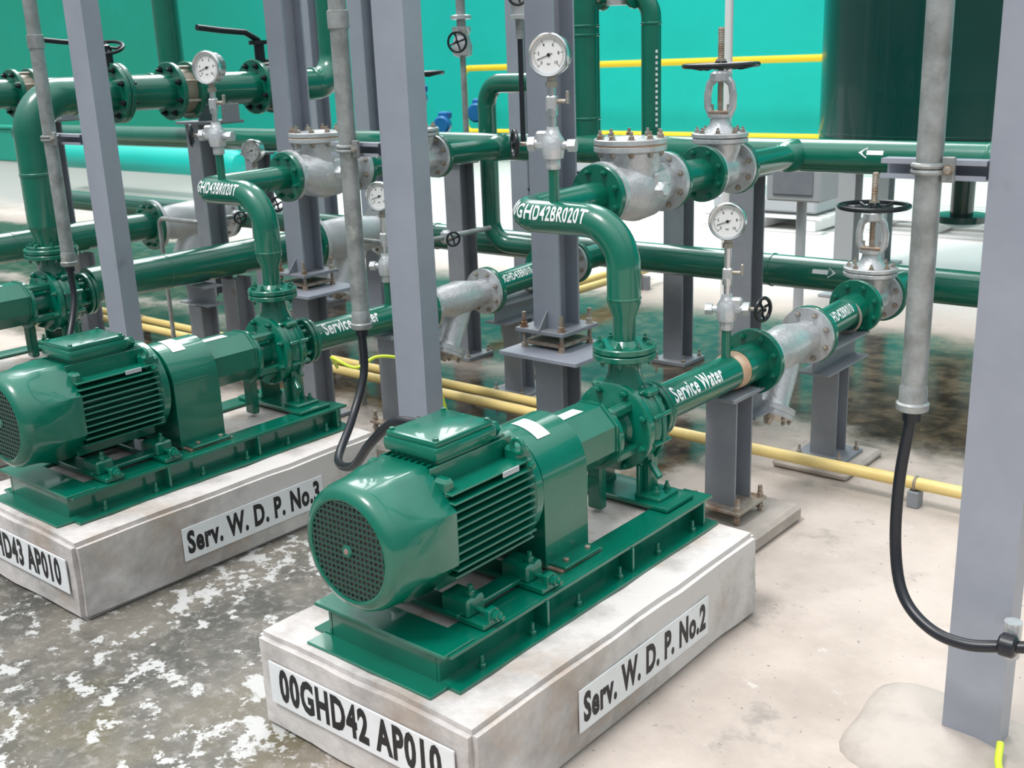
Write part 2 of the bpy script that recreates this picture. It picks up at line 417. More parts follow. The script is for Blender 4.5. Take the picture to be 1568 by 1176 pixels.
def make_gate():
    b=MB(); S='cast_silver'
    b.lathe((0,-0.11,0),Y1,[(0,0.092),(0.002,0.095),(0.018,0.095),(0.02,0.06),(0.05,0.058),(0.11,0.075),(0.17,0.058),(0.20,0.06),(0.202,0.095),(0.218,0.095),(0.22,0.092)],S,36)
    for yy,d in ((-0.09,1),(0.09,-1)):
        for k in range(8):
            a=2*math.pi*(k+.5)/8; b.bolt((math.cos(a)*0.077,yy,math.sin(a)*0.077),Y1*d,0.007,0.012,'zinc_bolt',0.004)
    b.lathe((0,0,0),Z1,[(0,0.055),(0.05,0.058),(0.075,0.066),(0.095,0.07),(0.10,0.084)],S,32,lambda h,r,a:r*(1.0+0.14*abs(math.cos(a))))
    for z0 in (0.100,0.119):
        b.lathe((0,0,z0),Z1,[(0,0.092),(0.003,0.096),(0.014,0.096),(0.017,0.092)],S,32,lambda h,r,a:r*(0.92+0.16*abs(math.cos(a))))
    for k in range(8):
        a=2*math.pi*(k+.5)/8; b.bolt((math.cos(a)*0.083,math.sin(a)*0.077,0.136),Z1,0.008,0.013,'zinc_bolt',0.008)
    b.lathe((0,0,0.136),Z1,[(0,0.062),(0.012,0.052),(0.03,0.038),(0.05,0.034),(0.055,0.045),(0.065,0.045)],S,28)
    b.box((0,0,0.207),(0.085,0.032,0.014),'steel_rust',0.004)
    for sx in (-1,1):
        b.cyl((sx*0.032,0,0.19),(sx*0.032,0,0.235),0.005,'zinc_bolt',8)
        b.tube([(sx*0.034,0,0.195),(sx*0.050,0,0.225),(sx*0.052,0,0.265),(sx*0.044,0,0.305),(sx*0.024,0,0.325)],0.0,S,10,radii=[0.014,0.014,0.014,0.014,0.016])
    b.lathe((0,0,0.312),Z1,[(0,0.030),(0.006,0.040),(0.030,0.038),(0.040,0.024)],S,20)
    b.cyl((0,0,0.2),(0,0,0.50),0.010,'steel_rust',12)
    for k in range(18): b.lathe((0,0,0.39+k*0.006),Z1,[(0,0.010),(0.003,0.0125),(0.006,0.010)],'steel_rust',10)
    b.wheel((0,0,0.37),Z1,0.130,0.009,'black_iron',6)
    b.lathe((0,0,0.372),Z1,[(0,0.024),(0.02,0.020)],'zinc_bolt',6)
    return b.mesh('gate_valve')
GATE=make_gate()
def make_check():
    b=MB(); S='cast_silver'
    b.lathe((0,0,0),Y1,[(0,0.097),(0.002,0.1),(0.02,0.1),(0.022,0.062),(0.05,0.066),(0.10,0.094),(0.17,0.109),(0.24,0.104),(0.31,0.074),(0.355,0.064),(0.357,0.1),(0.377,0.1),(0.38,0.097)],S,40)
    for yy,d in ((0.022,1),(0.357,-1)):
        for k in range(8):
            a=2*math.pi*(k+.5)/8; b.bolt((math.cos(a)*0.082,yy,math.sin(a)*0.082),Y1*d,0.007,0.012,'zinc_bolt',0.004)
    b.lathe((0,0.17,0.0),Z1,[(0,0.098),(0.09,0.098),(0.115,0.102),(0.12,0.114)],S,36)
    for z0,mm in ((0.120,S),(0.142,S)):
        b.lathe((0,0.17,z0),Z1,[(0,0.115),(0.003,0.119),(0.016,0.119),(0.019,0.115)],mm,36)
    b.lathe((0,0.17,0.138),Z1,[(0,0.116),(0.005,0.116)],'rust_ring',36)
    for k in range(10):
        a=2*math.pi*(k+.5)/10; c=V((math.cos(a)*0.102,0.17+math.sin(a)*0.102,0.161))
        b.bolt(c,Z1,0.009,0.013,'steel_rust' if k%3==0 else 'zinc_bolt',0.012)
        b.bolt(c-Z1*0.041,-Z1,0.009,0.013,'zinc_bolt',0.004)
    b.lathe((0,0.17,0.161),Z1,[(0,0.05),(0.006,0.04)],S,24)
    b.box((0.10,0.2,0.03),(0.02,0.09,0.05),S,0.008)
    b.box((0.0,0.045,0.07),(0.016,0.08,0.05),S,0.005); b.box((0.0,0.30,0.07),(0.016,0.09,0.05),S,0.005)
    b.lathe((0.100,0.18,0.0),X1,[(0,0.03),(0.02,0.028),(0.03,0.02)],S,6)
    return b.mesh('swing_check_valve')
CHECK=make_check()
def make_strainer(S='cast_silver',L=0.40,r=0.055):
    b=MB()
    R=r*1.85
    b.lathe((0,0,0),Y1,[(0,R-0.003),(0.003,R),(0.02,R),(0.022,r*1.05),(0.06,r),(0.12,r*1.28),(L*0.55,r*1.4),(L*0.75,r*1.15),(L-0.05,r*1.0),(L-0.022,r*1.05),(L-0.02,R),(L-0.003,R),(L,R-0.003)],S,40)
    for yy,d in ((0.022,1),(L-0.022,-1)):
        for k in range(8):
            a=2*math.pi*(k+.5)/8; b.bolt((math.cos(a)*R*0.82,yy,math.sin(a)*R*0.82),Y1*d,0.007,0.012,'zinc_bolt',0.004)
    s0=V((0,L*0.62,0.0)); d=V((0,-0.50,-0.866)).normalized(); LL=L*0.62
    b.lathe(s0,d,[(0,r*0.9),(LL*0.4,r*1.0),(LL*0.85,r*1.0),(LL*0.9,r*1.1),(LL*0.91,r*1.5),(LL,r*1.5)],S,32)
    b.lathe(s0+d*(LL+0.001),d,[(0,r*1.5),(0.014,r*1.5),(0.016,r*1.45)],S,32)
    b.lathe(s0+d*(LL+0.015),d,[(0,r*0.4),(0.012,r*0.35),(0.03,r*0.2)],'zinc_bolt',6)
    u,v,_=basis(d)
    for k in range(8):
        a=2*math.pi*(k+.5)/8; b.bolt(s0+d*(LL+0.014)+(u*math.cos(a)+v*math.sin(a))*r*1.27,d,0.007,0.012,'zinc_bolt',0.004)
    return b.mesh('y_strainer')
STR=make_strainer(); STRW=make_strainer('cast_white',0.56,0.085)

def make_gauge(side=-1,stem=0.44):
    b=MB(); S='cast_silver'
    b.cyl((0,0,-0.006),(0,0,0.10),0.015,G,16)
    b.lathe((0,0,0.085),Z1,[(0,0.018),(0.004,0.021),(0.03,0.021),(0.034,0.018)],S,8)
    b.lathe((0,0,0.115),Z1,[(0,0.028),(0.02,0.032),(0.05,0.032),(0.07,0.020),(0.085,0.016)],S,20)
    d=X1*side
    b.cyl((0,0,0.155),V((0,0,0.155))+d*0.07,0.016,S,16)
    b.cyl((0,0,0.150),V((0,0,0.150))-d*0.05,0.012,S,12); b.lathe(V((0,0,0.150))-d*0.045,-d,[(0,0.019),(0.022,0.019)],S,6)
    b.lathe(V((0,0,0.155))+d*0.05,d,[(0,0.022),(0.02,0.022)],S,6)
    b.cyl(V((0,0,0.155))+d*0.07,V((0,0,0.155))+d*0.115,0.006,'zinc_bolt',10)
    b.wheel(V((0,0,0.155))+d*0.112,V((side,-0.6,0)),0.036,0.006,'black_iron',4)
    b.box(V((0,0,0.165))+d*0.03,(0.035,0.03,0.05),S,0.006)
    b.lathe((0,0,0.20),Z1,[(0,0.011),(0.03,0.011),(0.031,0.016),(0.05,0.016),(0.051,0.011),(stem-0.27,0.011)],'glass_bezel',14)
    b.box((0,0,0.262),(0.03,0.026,0.045),S,0.005)
    b.cyl((0,0,0.268),(0.04,-0.0,0.268),0.006,'zinc_bolt',8); b.box((0.045,0,0.278),(0.008,0.014,0.035),'zinc_bolt',0.002)
    b.lathe((0,0,stem-0.085),Z1,[(0,0.012),(0.001,0.017),(0.016,0.017),(0.017,0.012),(0.035,0.012)],'zinc_bolt',6)
    c=V((0,0,stem))
    R=0.055
    b.lathe(c+Y1*0.028,-Y1,[(0,R*0.9),(0.004,R*0.96),(0.035,R*0.96),(0.037,R*1.04),(0.050,R*1.06),(0.056,R*1.0),(0.054,R*0.9),(0.045,R*0.88)],'glass_bezel',40)
    f=c-Y1*0.0185
    b.lathe(f,-Y1,[(0,R*0.885),(0.0006,R*0.885)],'white_face',36)
    for k in range(41):
        a=math.radians(225-270*k/40); big=k%8==0
        e=V((math.cos(a),0,math.sin(a))); t=V((-math.sin(a),0,math.cos(a)))
        l=0.009 if big else 0.005
        b.box(f-Y1*0.001+e*(R*0.80-l/2),(l,0.0006,0.0012 if big else 0.0006),'ink_black',0,ax=(e,Y1,t))
    for k in range(6):
        a=math.radians(225-270*k/5); e=V((math.cos(a),0,math.sin(a)))
        b.text(str(k*2),0.012,f-Y1*0.0012+e*R*0.52,X1,Z1,'ink_black',0.9,0.01)
    b.text('bar',0.009,f-Y1*0.0012-Z1*R*0.42,X1,Z1,'ink_black',0.9,0.01)
    a=math.radians(200); e=V((math.cos(a),0,math.sin(a))); t=V((-math.sin(a),0,math.cos(a)))
    b.box(f-Y1*0.002+e*0.012,(0.046,0.0008,0.0018),'ink_black',0,ax=(e,Y1,t))
    b.lathe(f-Y1*0.001,-Y1,[(0,0.005),(0.002,0.004)],'ink_black',14)
    return b.mesh('pressure_gauge')
GAU_L=make_gauge(-1,0.39); GAU_R=make_gauge(1,0.43)

# ------------------------------------------------------------------ plinth
def make_plinth():
    bm=bmesh.new(); bmesh.ops.create_cube(bm,size=1)
    for v in bm.verts: v.co=V((v.co.x*0.70,v.co.y*1.20,v.co.z*0.25+0.125))
    bmesh.ops.subdivide_edges(bm,edges=bm.edges[:],cuts=11,use_grid_fill=True)
    bmesh.ops.bevel(bm,geom=[e for e in bm.edges if len(e.link_faces)==2 and e.calc_face_angle(0)>0.5],offset=0.014,segments=2,affect='EDGES')
    for v in bm.verts:
        n=noise.noise_vector(v.co*6)*0.005+noise.noise_vector(v.co*17)*0.003
        if v.co.z>0.01: v.co+=n
    me=bpy.data.meshes.new('concrete_plinth'); bm.to_mesh(me); bm.free(); me.materials.append(MATS['plinth_concrete'])
    for p in me.polygons: p.use_smooth=True
    me.set_sharp_from_angle(angle=math.radians(50))
    return me
PLINTH=make_plinth()

# ------------------------------------------------------------------ piping per pump
ZD=1.11; XR=-0.375
def make_discharge(label):
    b=MB()
    b.lathe((0,0,0.776),Z1,[(0,0.042),(0.012,0.031),(0.075,0.031),(0.115,0.046),(0.13,0.0465)],G,32)
    path=fillet([(0,0,0.90),(0,0,ZD),(XR,0,ZD),(XR,0.405,ZD+0.005)],[0.125,0.095],14)
    b.tube(path,0.0465,G,32)
    for p,d in (((0,0,0.905),Z1),((XR,0.16,ZD),Y1),((XR,0.30,ZD),Y1)):
        b.lathe(V(p)-d*0.004,d,[(0,0.046),(0.002,0.0485),(0.006,0.0485),(0.008,0.046)],G,32)
    b.wraptext(label,0.058,path[::-1],0.375,V((0.15,-1,0.35)),0.0465,'pipe_lettering',0.56,0.026,1.12)
    b.flange((XR,0.400,ZD+0.005),Y1,0.100,0.020,G,8,bm_=G,side=-1)
    b.flange((XR,0.802,ZD+0.01),Y1,0.100,0.020,G,8,bm_=G,side=1)
    b.cyl((XR,0.81,ZD+0.01),(XR,1.05,ZD+0.01),0.056,G,32)
    b.flange((XR,1.038,ZD+0.01),Y1,0.100,0.020,G,8,bm_=G,side=-1)
    b.flange((XR,1.282,ZD+0.01),Y1,0.098,0.020,G,8,bm_=G,side=1)
    b.cyl((XR,1.29,ZD+0.01),(XR,1.80,ZD+0.01),0.048,G,32)
    b.lathe((XR,1.68,ZD+0.01),Y1,[(0,0.048),(0.02,0.06),(0.10,0.066)],G,32)
    return b.mesh('discharge_pipe')
def make_suction(label):
    b=MB(); r=0.056
    b.cyl((0,0.13,SZ),(0,0.60,SZ),r,G,36)
    b.lathe((0,0.138,SZ),Y1,[(0,0.068),(0.015,r)],G,32)
    b.lathe((0,0.585,SZ),Y1,[(0,r+0.001),(0.004,r+0.004),(0.045,r+0.006),(0.05,r+0.002)],'rust_ring',36)
    b.cyl((0,0.63,SZ),(0,0.75,SZ),0.064,G,36)
    b.flange((0,0.742,SZ),Y1,0.110,0.022,G,8,bm_=G,side=-1)
    b.flange((0,1.168,SZ),Y1,0.105,0.022,G,8,bm_=G,side=1)
    b.cyl((0,1.18,SZ+0.005),(0,1.58,SZ+0.025),r,G,36)
    b.flange((0,1.566,SZ+0.025),Y1,0.105,0.022,G,8,bm_=G,side=-1)
    b.flange((0,1.812,SZ+0.025),Y1,0.105,0.022,G,8,bm_=G,side=1)
    b.cyl((0,1.82,SZ+0.025),(0,2.10,SZ+0.025),r,G,36)
    b.wraptext('Service Water',0.070,[V((0,0.13,SZ)),V((0,0.7,SZ))],0.055,V((1,0,0.75)),r,'pipe_lettering',0.63,0.028,1.08)
    b.wraptext(label,0.052,[V((0,1.18,SZ+0.005)),V((0,1.58,SZ+0.025))],0.035,V((1,0,0.80)),r,'pipe_lettering',0.58,0.024,1.12)
    return b.mesh('suction_pipe')
def make_table():
    b=MB(); F='frame_grey'
    b.hbeam((0,0,0.01),(0,0,0.595),0.11,0.11,F,up=Y1)
    b.box((0,0,0.01),(0.20,0.20,0.016),F,0.002)
    b.box((0.04,-0.02,0.603),(0.32,0.29,0.014),'column_paint',0.002)
    b.box((0,0,0.628),(0.16,0.16,0.014),'steel_rust',0.003)
    b.box((0,0,0.672),(0.20,0.20,0.014),F,0.002)
    for sx in (-1,1):
        for sy in (-1,1):
            p=V((sx*0.078,sy*0.078,0.610))
            b.cyl(p,p+Z1*0.12,0.007,'steel_rust',8); b.bolt(p+Z1*0.069,Z1,0.010,0.018,'steel_rust'); b.bolt(p,Z1,0.010,0.016,'steel_rust')
    b.hbeam((0,0,0.679),(0,0,3.1),0.11,0.11,'column_paint',up=Y1)
    for sy in (-1,1): b.prism([(0,0),(0.05,0),(0,0.06)],(0.0,sy*0.055,0.679),Y1*sy,Z1,X1,0.006,F)
    return b.mesh('support_column')
TABLE=make_table()
def make_stand1():
    b=MB(); F='frame_grey'
    b.box((0,0,0.03),(0.34,0.42,0.06),'footing_concrete',0.012)
    b.box((0,0,0.105),(0.19,0.19,0.012),'steel_rust',0.002)
    for sx in (-1,1):
        for sy in (-1,1):
            b.cyl((sx*0.078,sy*0.078,0.05),(sx*0.078,sy*0.078,0.15),0.008,'steel_rust',8); b.bolt((sx*0.078,sy*0.078,0.111),Z1,0.010,0.016,'steel_rust'); b.bolt((sx*0.078,sy*0.078,0.075),Z1,0.010,0.014,'steel_rust')
    b.hbeam((0,0,0.11),(0,0,0.47),0.11,0.11,F,up=Y1)
    b.box((0,0,0.478),(0.13,0.17,0.014),F,0.002)
    b.hbeam((0.0,0.085,0.42),(0.0,0.22,0.42),0.10,0.10,F)
    return b.mesh('pipe_stand')
ST1=make_stand1()
def make_stand2(h=0.485,w=0.10):
    b=MB(); F='frame_grey'
    b.box((0,0,0.015),(0.30,0.34,0.03),'footing_concrete',0.010)
    b.box((0,0,0.037),(0.20,0.20,0.012),F,0.002)
    for sx in (-1,1):
        for sy in (-1,1): b.bolt((sx*0.08,sy*0.08,0.043),Z1,0.009,0.015,'zinc_bolt',0.02)
    b.hbeam((0,0,0.04),(0,0,h-0.10),w,w,F,up=Y1)
    b.hbeam((0,-0.16,h-0.05),(0,0.20,h-0.05),0.12,0.10,F)
    b.torus((0,0.1,h+0.07),Y1,0.062,0.006,'zinc_bolt',28,8)
    return b.mesh('pipe_stand')
ST2=make_stand2()

YD=2.46
units=[(-1.68,'00GHD42BR020T','00GHD42BR010','2','00GHD42 AP010',(-2.225,2.86)),(-3.217,'00GHD43BR020T','00GHD43BR010','3','00GHD43 AP010',(-3.80,3.10))]
for X0,la,lb,num,ap,tb in units:
    o=V((X0,YD,0))
    place(PUMP,'centrifugal_pump',o)
    pl=place(PLINTH,'concrete_plinth',o+V((0,-0.46,-0.001)))
    b=MB(); b.box((0.3545,0.035,0.118),(0.004,0.57,0.110),'sign_white',0.001)
    b.text('Serv. W. D. P. No.'+num,0.100,(0.3572,0.035,0.118),Y1,Z1,'ink_black',0.60,0.042,sp=1.10)
    b.build('side_name_plate',(0,0,0),pl)
    b=MB(); b.box((0,-0.6045,0.138),(0.60,0.004,0.110),'sign_white',0.001)
    b.text(ap,0.114,(0,-0.6072,0.138),X1,Z1,'ink_black',0.58,0.042,sp=1.13)
    b.build('front_name_plate',(0,0,0),pl)
    place(make_discharge(la),'discharge_pipe',o)
    place(make_suction(lb),'suction_pipe',o)
    place(CHECK,'swing_check_valve',o+V((XR,0.422,ZD+0.01)))
    place(GATE,'gate_valve',o+V((XR,1.17,ZD+0.01)))
    place(STR,'y_strainer',o+V((0,0.766,SZ)))
    place(GATE,'gate_valve',o+V((0,1.70,SZ+0.025)))
    place(GAU_L,'pressure_gauge',o+V((-0.232,0,ZD+0.048)),None,math.radians(20))
    place(GAU_R,'pressure_gauge',o+V((0,0.57,SZ+0.06)),None,math.radians(20))
    place(TABLE,'support_column',(tb[0],tb[1],0))
    place(ST1,'pipe_stand',(X0,3.06,0))
    place(ST2,'pipe_stand',(X0,3.84,0))

# ------------------------------------------------------------------ headers
b=MB()
b.cyl((-8.5,4.26,ZD+0.01),(0.8,4.26,ZD+0.01),0.066,G,36)
for x in (-1.3,-2.45,-3.0,-4.4): b.lathe((x,4.26,ZD+0.01),X1,[(0,0.066),(0.003,0.069),(0.009,0.069),(0.012,0.066)],G,36)
P=[(-0.045,0),(-0.015,0.02),(-0.015,0.008),(0.045,0.008),(0.045,-0.008),(-0.015,-0.008),(-0.015,-0.02)]
r=0.0675
vs=[(-1.72+x*1.1,4.26-r*math.cos(0.35+y*1.1/r),ZD+0.01+r*math.sin(0.35+y*1.1/r)) for x,y in P]
b.add(vs,[[0,1,6],[2,3,4,5]],'pipe_lettering')
b.build('discharge_header_pipe')
b=MB()
b.cyl((-8.5,4.56,SZ+0.025),(0.8,4.56,SZ+0.025),0.072,G,36)
for x in (-1.3,-2.3,-3.5,-4.4): b.lathe((x,4.56,SZ+0.025),X1,[(0,0.072),(0.003,0.076),(0.009,0.076),(0.012,0.072)],G,36)
r=0.0735
vs=[(-2.02+x*1.2,4.56-r*math.cos(0.35+y*1.2/r),SZ+0.025+r*math.sin(0.35+y*1.2/r)) for x,y in [(-q[0],q[1]) for q in P]]
b.add(vs,[[0,1,6],[2,3,4,5]],'pipe_lettering')
b.build('suction_header_pipe')
b=MB(); b.hbeam((0,0,0),(0,0,1.03),0.11,0.11,'frame_grey',up=Y1); b.box((0,0,0.01),(0.20,0.20,0.02),'frame_grey',0.002)
b.box((0,0,1.035),(0.16,0.14,0.014),'frame_grey',0.002)
for sx in (-1,1):
    for sy in (-1,1): b.bolt((sx*0.08,sy*0.08,0.02),Z1,0.009,0.015,'zinc_bolt',0.02)
HC=b.mesh('header_support_post')
for x,y in ((-2.28,4.27),(-3.94,4.27),(-5.6,4.27),(-2.93,4.78),(-0.35,4.27)): place(HC,'header_support_post',(x,y,0))
# risers
b=MB()
b.tube([(-3.14,4.30,1.12),(-3.14,4.30,3.2)],0.066,G,32)
for z in (1.25,1.62,1.66): b.lathe((-3.14,4.30,z),Z1,[(0,0.066),(0.003,0.069),(0.009,0.069),(0.012,0.066)],G,32)
b.build('riser_pipe')
b=MB()
b.tube(fillet([(-3.14,4.32,1.80),(-2.86,4.42,1.80),(-2.86,4.42,1.12)],[0.11],12),0.045,G,28)
b.lathe((-2.86,4.42,1.66),Z1,[(0,0.045),(0.003,0.048),(0.009,0.048),(0.012,0.045)],G,28)
for k in range(14): b.box((-2.818,4.40,1.22+k*0.025),(0.004,0.012,0.013),'pipe_lettering',0)
b.build('bypass_loop_pipe')
b=MB()
b.tube(fillet([(-3.14,4.30,1.42),(-3.86,4.42,1.42),(-3.86,4.42,0.60),(-3.45,4.50,0.58)],[0.12,0.12],12),0.048,G,28)
b.build('recirculation_pipe')
b=MB()
b.wheel((0,0,0.0),V((0,-0.5,1)),0.07,0.007,'black_iron',5); b.cyl((0,0,-0.16),(0,0,0),0.012,'cast_silver',12); b.lathe((0,0,-0.25),Z1,[(0,0.05),(0.06,0.055),(0.10,0.03)],'cast_silver',24)
b.flange((-0.09,0,-0.2),X1,0.07,0.015,G,6,side=1,br=0.006); b.flange((0.08,0,-0.2),X1,0.07,0.015,G,6,side=-1,br=0.006)
GLOBE=b.mesh('globe_valve'); place(GLOBE,'globe_valve',(-3.0,4.36,2.0))

# ------------------------------------------------------------------ large pump lines (left)
def make_big():
    b=MB(); S='black_iron'; r=0.080; z=1.45
    path=fillet([(0,0,0.90),(0,0,z),(0,1.76,z-0.01),(0,1.76,3.2)],[0.16,0.16],14)
    b.tube(path,r,G,36)
    b.lathe((0,0,0.80),Z1,[(0,0.062),(0.03,0.055),(0.10,0.079)],G,32)
    b.flange((0,0,0.785),Z1,0.115,0.02,G,8,bm_=G,side=1); b.flange((0,0,0.762),Z1,0.115,0.02,G,8,bm_=G,side=-1)
    b.lathe((0,0,1.12),Z1,[(0,r),(0.003,r+0.003),(0.012,r+0.003),(0.015,r)],G,32)
    for y in (0.20,1.58): b.lathe((0,y,z-0.003),Y1,[(0,r),(0.003,r+0.003),(0.012,r+0.003),(0.015,r)],G,32)
    for y,lever in ((0.76,0),(1.26,1)):
        for yy in (y-0.06,y+0.04): b.flange((0,yy,z-0.005),Y1,0.135,0.022,G,8,bm_=S,side=1 if yy>y else -1,br=0.010)
        b.cyl((0,y-0.04,z-0.005),(0,y+0.04,z-0.005),0.115 if lever else 0.10,S if lever else 'joint_steel',36)
        for k in range(8):
            a=2*math.pi*(k+.5)/8; b.cyl((math.cos(a)*0.118,y-0.06,z-0.005+math.sin(a)*0.118),(math.cos(a)*0.118,y+0.06,z-0.005+math.sin(a)*0.118),0.007,'zinc_bolt',8)
        if lever:
            b.cyl((0,y,z+0.10),(0,y,z+0.22),0.026,S,16)
            b.lathe((0,y,z+0.20),Z1,[(0,0.05),(0.02,0.05)],S,12)
            b.tube([(0,y,z+0.22),(0.0,y-0.08,z+0.26),(0.0,y-0.22,z+0.27),(0,y-0.36,z+0.285)],0.015,S,10)
    b.flange((0,0.40,z),Y1,0.135,0.022,G,8,bm_=S,side=-1,br=0.010); b.flange((0,0.425,z),Y1,0.135,0.022,G,8,bm_=S,side=1,br=0.010)
    b.cyl((0,0.41,z+0.12),(0,0.41,z+0.20),0.02,S,12); b.wheel((0,0.41,z+0.20),V((0.3,-0.3,1)),0.07,0.008,S,4)
    rs=0.085; zs=0.60
    b.cyl((0,0.15,zs),(0,1.47,zs),rs,G,36)
    b.lathe((0,0.55,zs),Y1,[(0,rs),(0.003,rs+0.003),(0.012,rs+0.003),(0.015,rs)],G,32)
    b.flange((0,1.455,zs),Y1,0.155,0.024,G,12,bm_=G,side=-1,br=0.010)
    b.flange((0,2.04,zs),Y1,0.155,0.024,G,12,bm_=G,side=1,br=0.010)
    b.cyl((0,2.05,zs),(0,2.12,zs),rs,G,36)
    return b.mesh('large_pump_pipework')
BIG=make_big()
b=MB(); F='frame_grey'
for yy in (0.97,):
    b.hbeam((0,yy,0.0),(0,yy,0.50),0.11,0.11,F,up=Y1); b.hbeam((-0.16,yy,0.4),(-0.16,yy,1.28),0.11,0.11,F,up=Y1)
    b.box((0,yy,0.01),(0.2,0.2,0.02),F,0.002); b.box((-0.08,yy,1.285),(0.30,0.2,0.014),F,0.002)
    for sx in (-1,1): b.box((sx*0.10,yy,1.33),(0.012,0.10,0.09),F,0.002)
b.hbeam((0,0.75,0.0),(0,0.75,0.40),0.10,0.10,F,up=Y1); b.hbeam((-0.12,0.75,0.455),(0.12,0.75,0.455),0.10,0.10,F)
BST=b.mesh('large_pipe_support')
for X0 in (-4.75,-6.28):
    o=V((X0,YD-0.02,0))
    place(BIG,'large_pump_pipework',o); place(STRW,'y_strainer',o+V((0,1.48,0.60)))
    place(PUMP,'centrifugal_pump',o+V((0,0,-0.035)),None,0,1.10)
    place(PLINTH,'concrete_plinth',o+V((0,-0.50,0)),None,0,1.08)
    place(BST,'large_pipe_support',o)
place(GAU_R,'pressure_gauge',(-4.75,3.60,0.70),None,math.radians(20))
b=MB(); b.cyl((-15.0,8.0,0.48),(-10.8,8.0,0.48),0.14,'rail_yellow' if False else 'tank_green',28)
b=MB()

# ------------------------------------------------------------------ yellow conduits on floor
b=MB()
b.cyl((-9,3.60,0.085),(1.5,3.60,0.085),0.022,'yellow_pipe',20)
for x in (-6.0,-4.3,-2.75,-1.25,-0.2):
    b.box((x,3.60,0.03),(0.04,0.05,0.06),'frame_grey',0.003); b.torus((x,3.60,0.085),X1,0.023,0.005,'zinc_bolt',20,8)
b.build('yellow_floor_pipe')
b=MB(); b.cyl((-9,3.48,0.085),(-2.32,3.48,0.085),0.022,'yellow_pipe',20)
b.tube(fillet([(-2.32,3.48,0.085),(-2.25,3.48,0.085),(-2.25,3.48,0.0)],[0.03]),0.022,'yellow_pipe',16)
for x in (-4.3,-2.75): b.box((x,3.48,0.03),(0.04,0.05,0.06),'frame_grey',0.003)
b.build('yellow_floor_pipe')
b=MB()
for x in (-4.1,-4.24): b.cyl((x,4.8,0.12),(x,6.5,0.12),0.024,'yellow_pipe',16)
for y in (5.0,6.2): b.box((-4.17,y,0.047),(0.28,0.04,0.094),'frame_grey',0.003)
b.build('yellow_floor_pipe')

# ------------------------------------------------------------------ foreground columns + conduits + cables
PY=2.31
def post(x,y,z0=0.0):
    b=MB(); C='column_paint'
    W=0.062;D=0.036;t=0.009
    P=[(-W,-D),(W,-D),(W,D),(W-0.05,D),(W-0.05,D-t),(W-t,D-t),(W-t,-D+t),(-W+t,-D+t),(-W+t,D-t),(-W+0.05,D-t),(-W+0.05,D),(-W,D)]
    b.prism(P,(x,y,z0),X1,Y1,Z1,3.2-z0,C)
    b.build('steel_column')
for x in (-0.63,-2.34,-3.99): post(x,PY,0.0)
def footing(x,y,rx,ry):
    b=MB(); b.lathe((x,y,0),Z1,[(0,1.0),(0.012,0.97),(0.028,0.86),(0.045,0.62),(0.055,0.40),(0.058,0)],'footing_concrete',40,lambda h,r,a:r*(((abs(math.cos(a))/rx)**4+(abs(math.sin(a))/ry)**4)**-0.25)*(1+0.06*math.sin(3*a+1)))
    b.build('column_footing')
footing(-0.70,2.29,0.20,0.19); footing(-2.34,2.31,0.17,0.2); footing(-3.99,2.31,0.2,0.2)
def conduit(x,zb,px,zc=1.30):
    y=2.235; b=MB(); g='galvanised'
    b.cyl((x,y,zb+0.03),(x,y,3.2),0.026,g,24)
    b.lathe((x,y,zb),Z1,[(0,0.024),(0.004,0.033),(0.018,0.034),(0.022,0.029),(0.05,0.029),(0.06,0.026)],g,24)
    b.lathe((x,y,zc+0.34),Z1,[(0,0.026),(0.002,0.031),(0.05,0.031),(0.052,0.026)],g,24)
    b.build('galvanised_conduit')
    b=MB(); F='column_paint'
    P=[(-0.02,-0.02),(-0.02,0.02),(0.02,0.02),(0.02,0.01),(0.017,0.01),(0.017,0.017),(-0.017,0.017),(-0.017,-0.017),(0.017,-0.017),(0.017,-0.01),(0.02,-0.01),(0.02,-0.02)]
    b.prism(P,(x-0.11,2.284,zc),-Y1,Z1,X1,(px-0.064)-(x-0.11),F)
    b.torus((x,y,zc),Z1,0.030,0.006,'galvanised',24,8)
    b.torus((x,y,zc+0.012),Z1,0.030,0.006,'galvanised',24,8)
    b.box((x+0.04,y-0.005,zc+0.005),(0.025,0.012,0.05),'galvanised',0.002); b.bolt((x+0.042,y-0.012,zc+0.005),-Y1,0.007,0.010,'zinc_bolt')
    b.build('strut_bracket')
conduit(-0.795,0.80,-0.63); conduit(-2.50,0.76,-2.34); conduit(-4.22,0.80,-3.99)
def cable(pts,r=0.0125,m='black_rubber',name='power_cable'):
    b=MB(); b.tube(catmull(pts,8),r,m,14)
    if m=='black_rubber': b.cyl(V(pts[0])-Z1*0.02,V(pts[0])+Z1*0.03,0.019,'black_rubber',16)
    return b.build(name)
cable([(-0.795,2.235,0.80),(-0.81,2.23,0.64),(-0.805,2.22,0.49),(-0.77,2.19,0.395),(-0.70,2.16,0.352),(-0.62,2.15,0.345),(-0.53,2.17,0.36),(-0.40,2.20,0.375),(0.1,2.3,0.38)])
cable([(-2.50,2.235,0.76),(-2.49,2.22,0.62),(-2.46,2.13,0.50),(-2.36,1.98,0.44),(-2.18,1.88,0.49),(-2.0,1.79,0.62),(-1.88,1.76,0.705),(-1.80,1.76,0.718)])
cable([(-4.22,2.235,0.80),(-4.20,2.22,0.66),(-4.12,2.13,0.52),(-3.95,2.0,0.45),(-3.72,1.88,0.49),(-3.54,1.79,0.62),(-3.42,1.76,0.705),(-3.34,1.76,0.718)])
cable([(-3.13,2.66,0.44),(-3.06,2.58,0.50),(-2.98,2.52,0.53),(-2.90,2.55,0.50),(-2.86,2.62,0.53),(-2.82,2.72,0.50),(-2.80,2.85,0.40),(-2.80,2.95,0.05)],0.006,'earth_wire','earthing_wire')
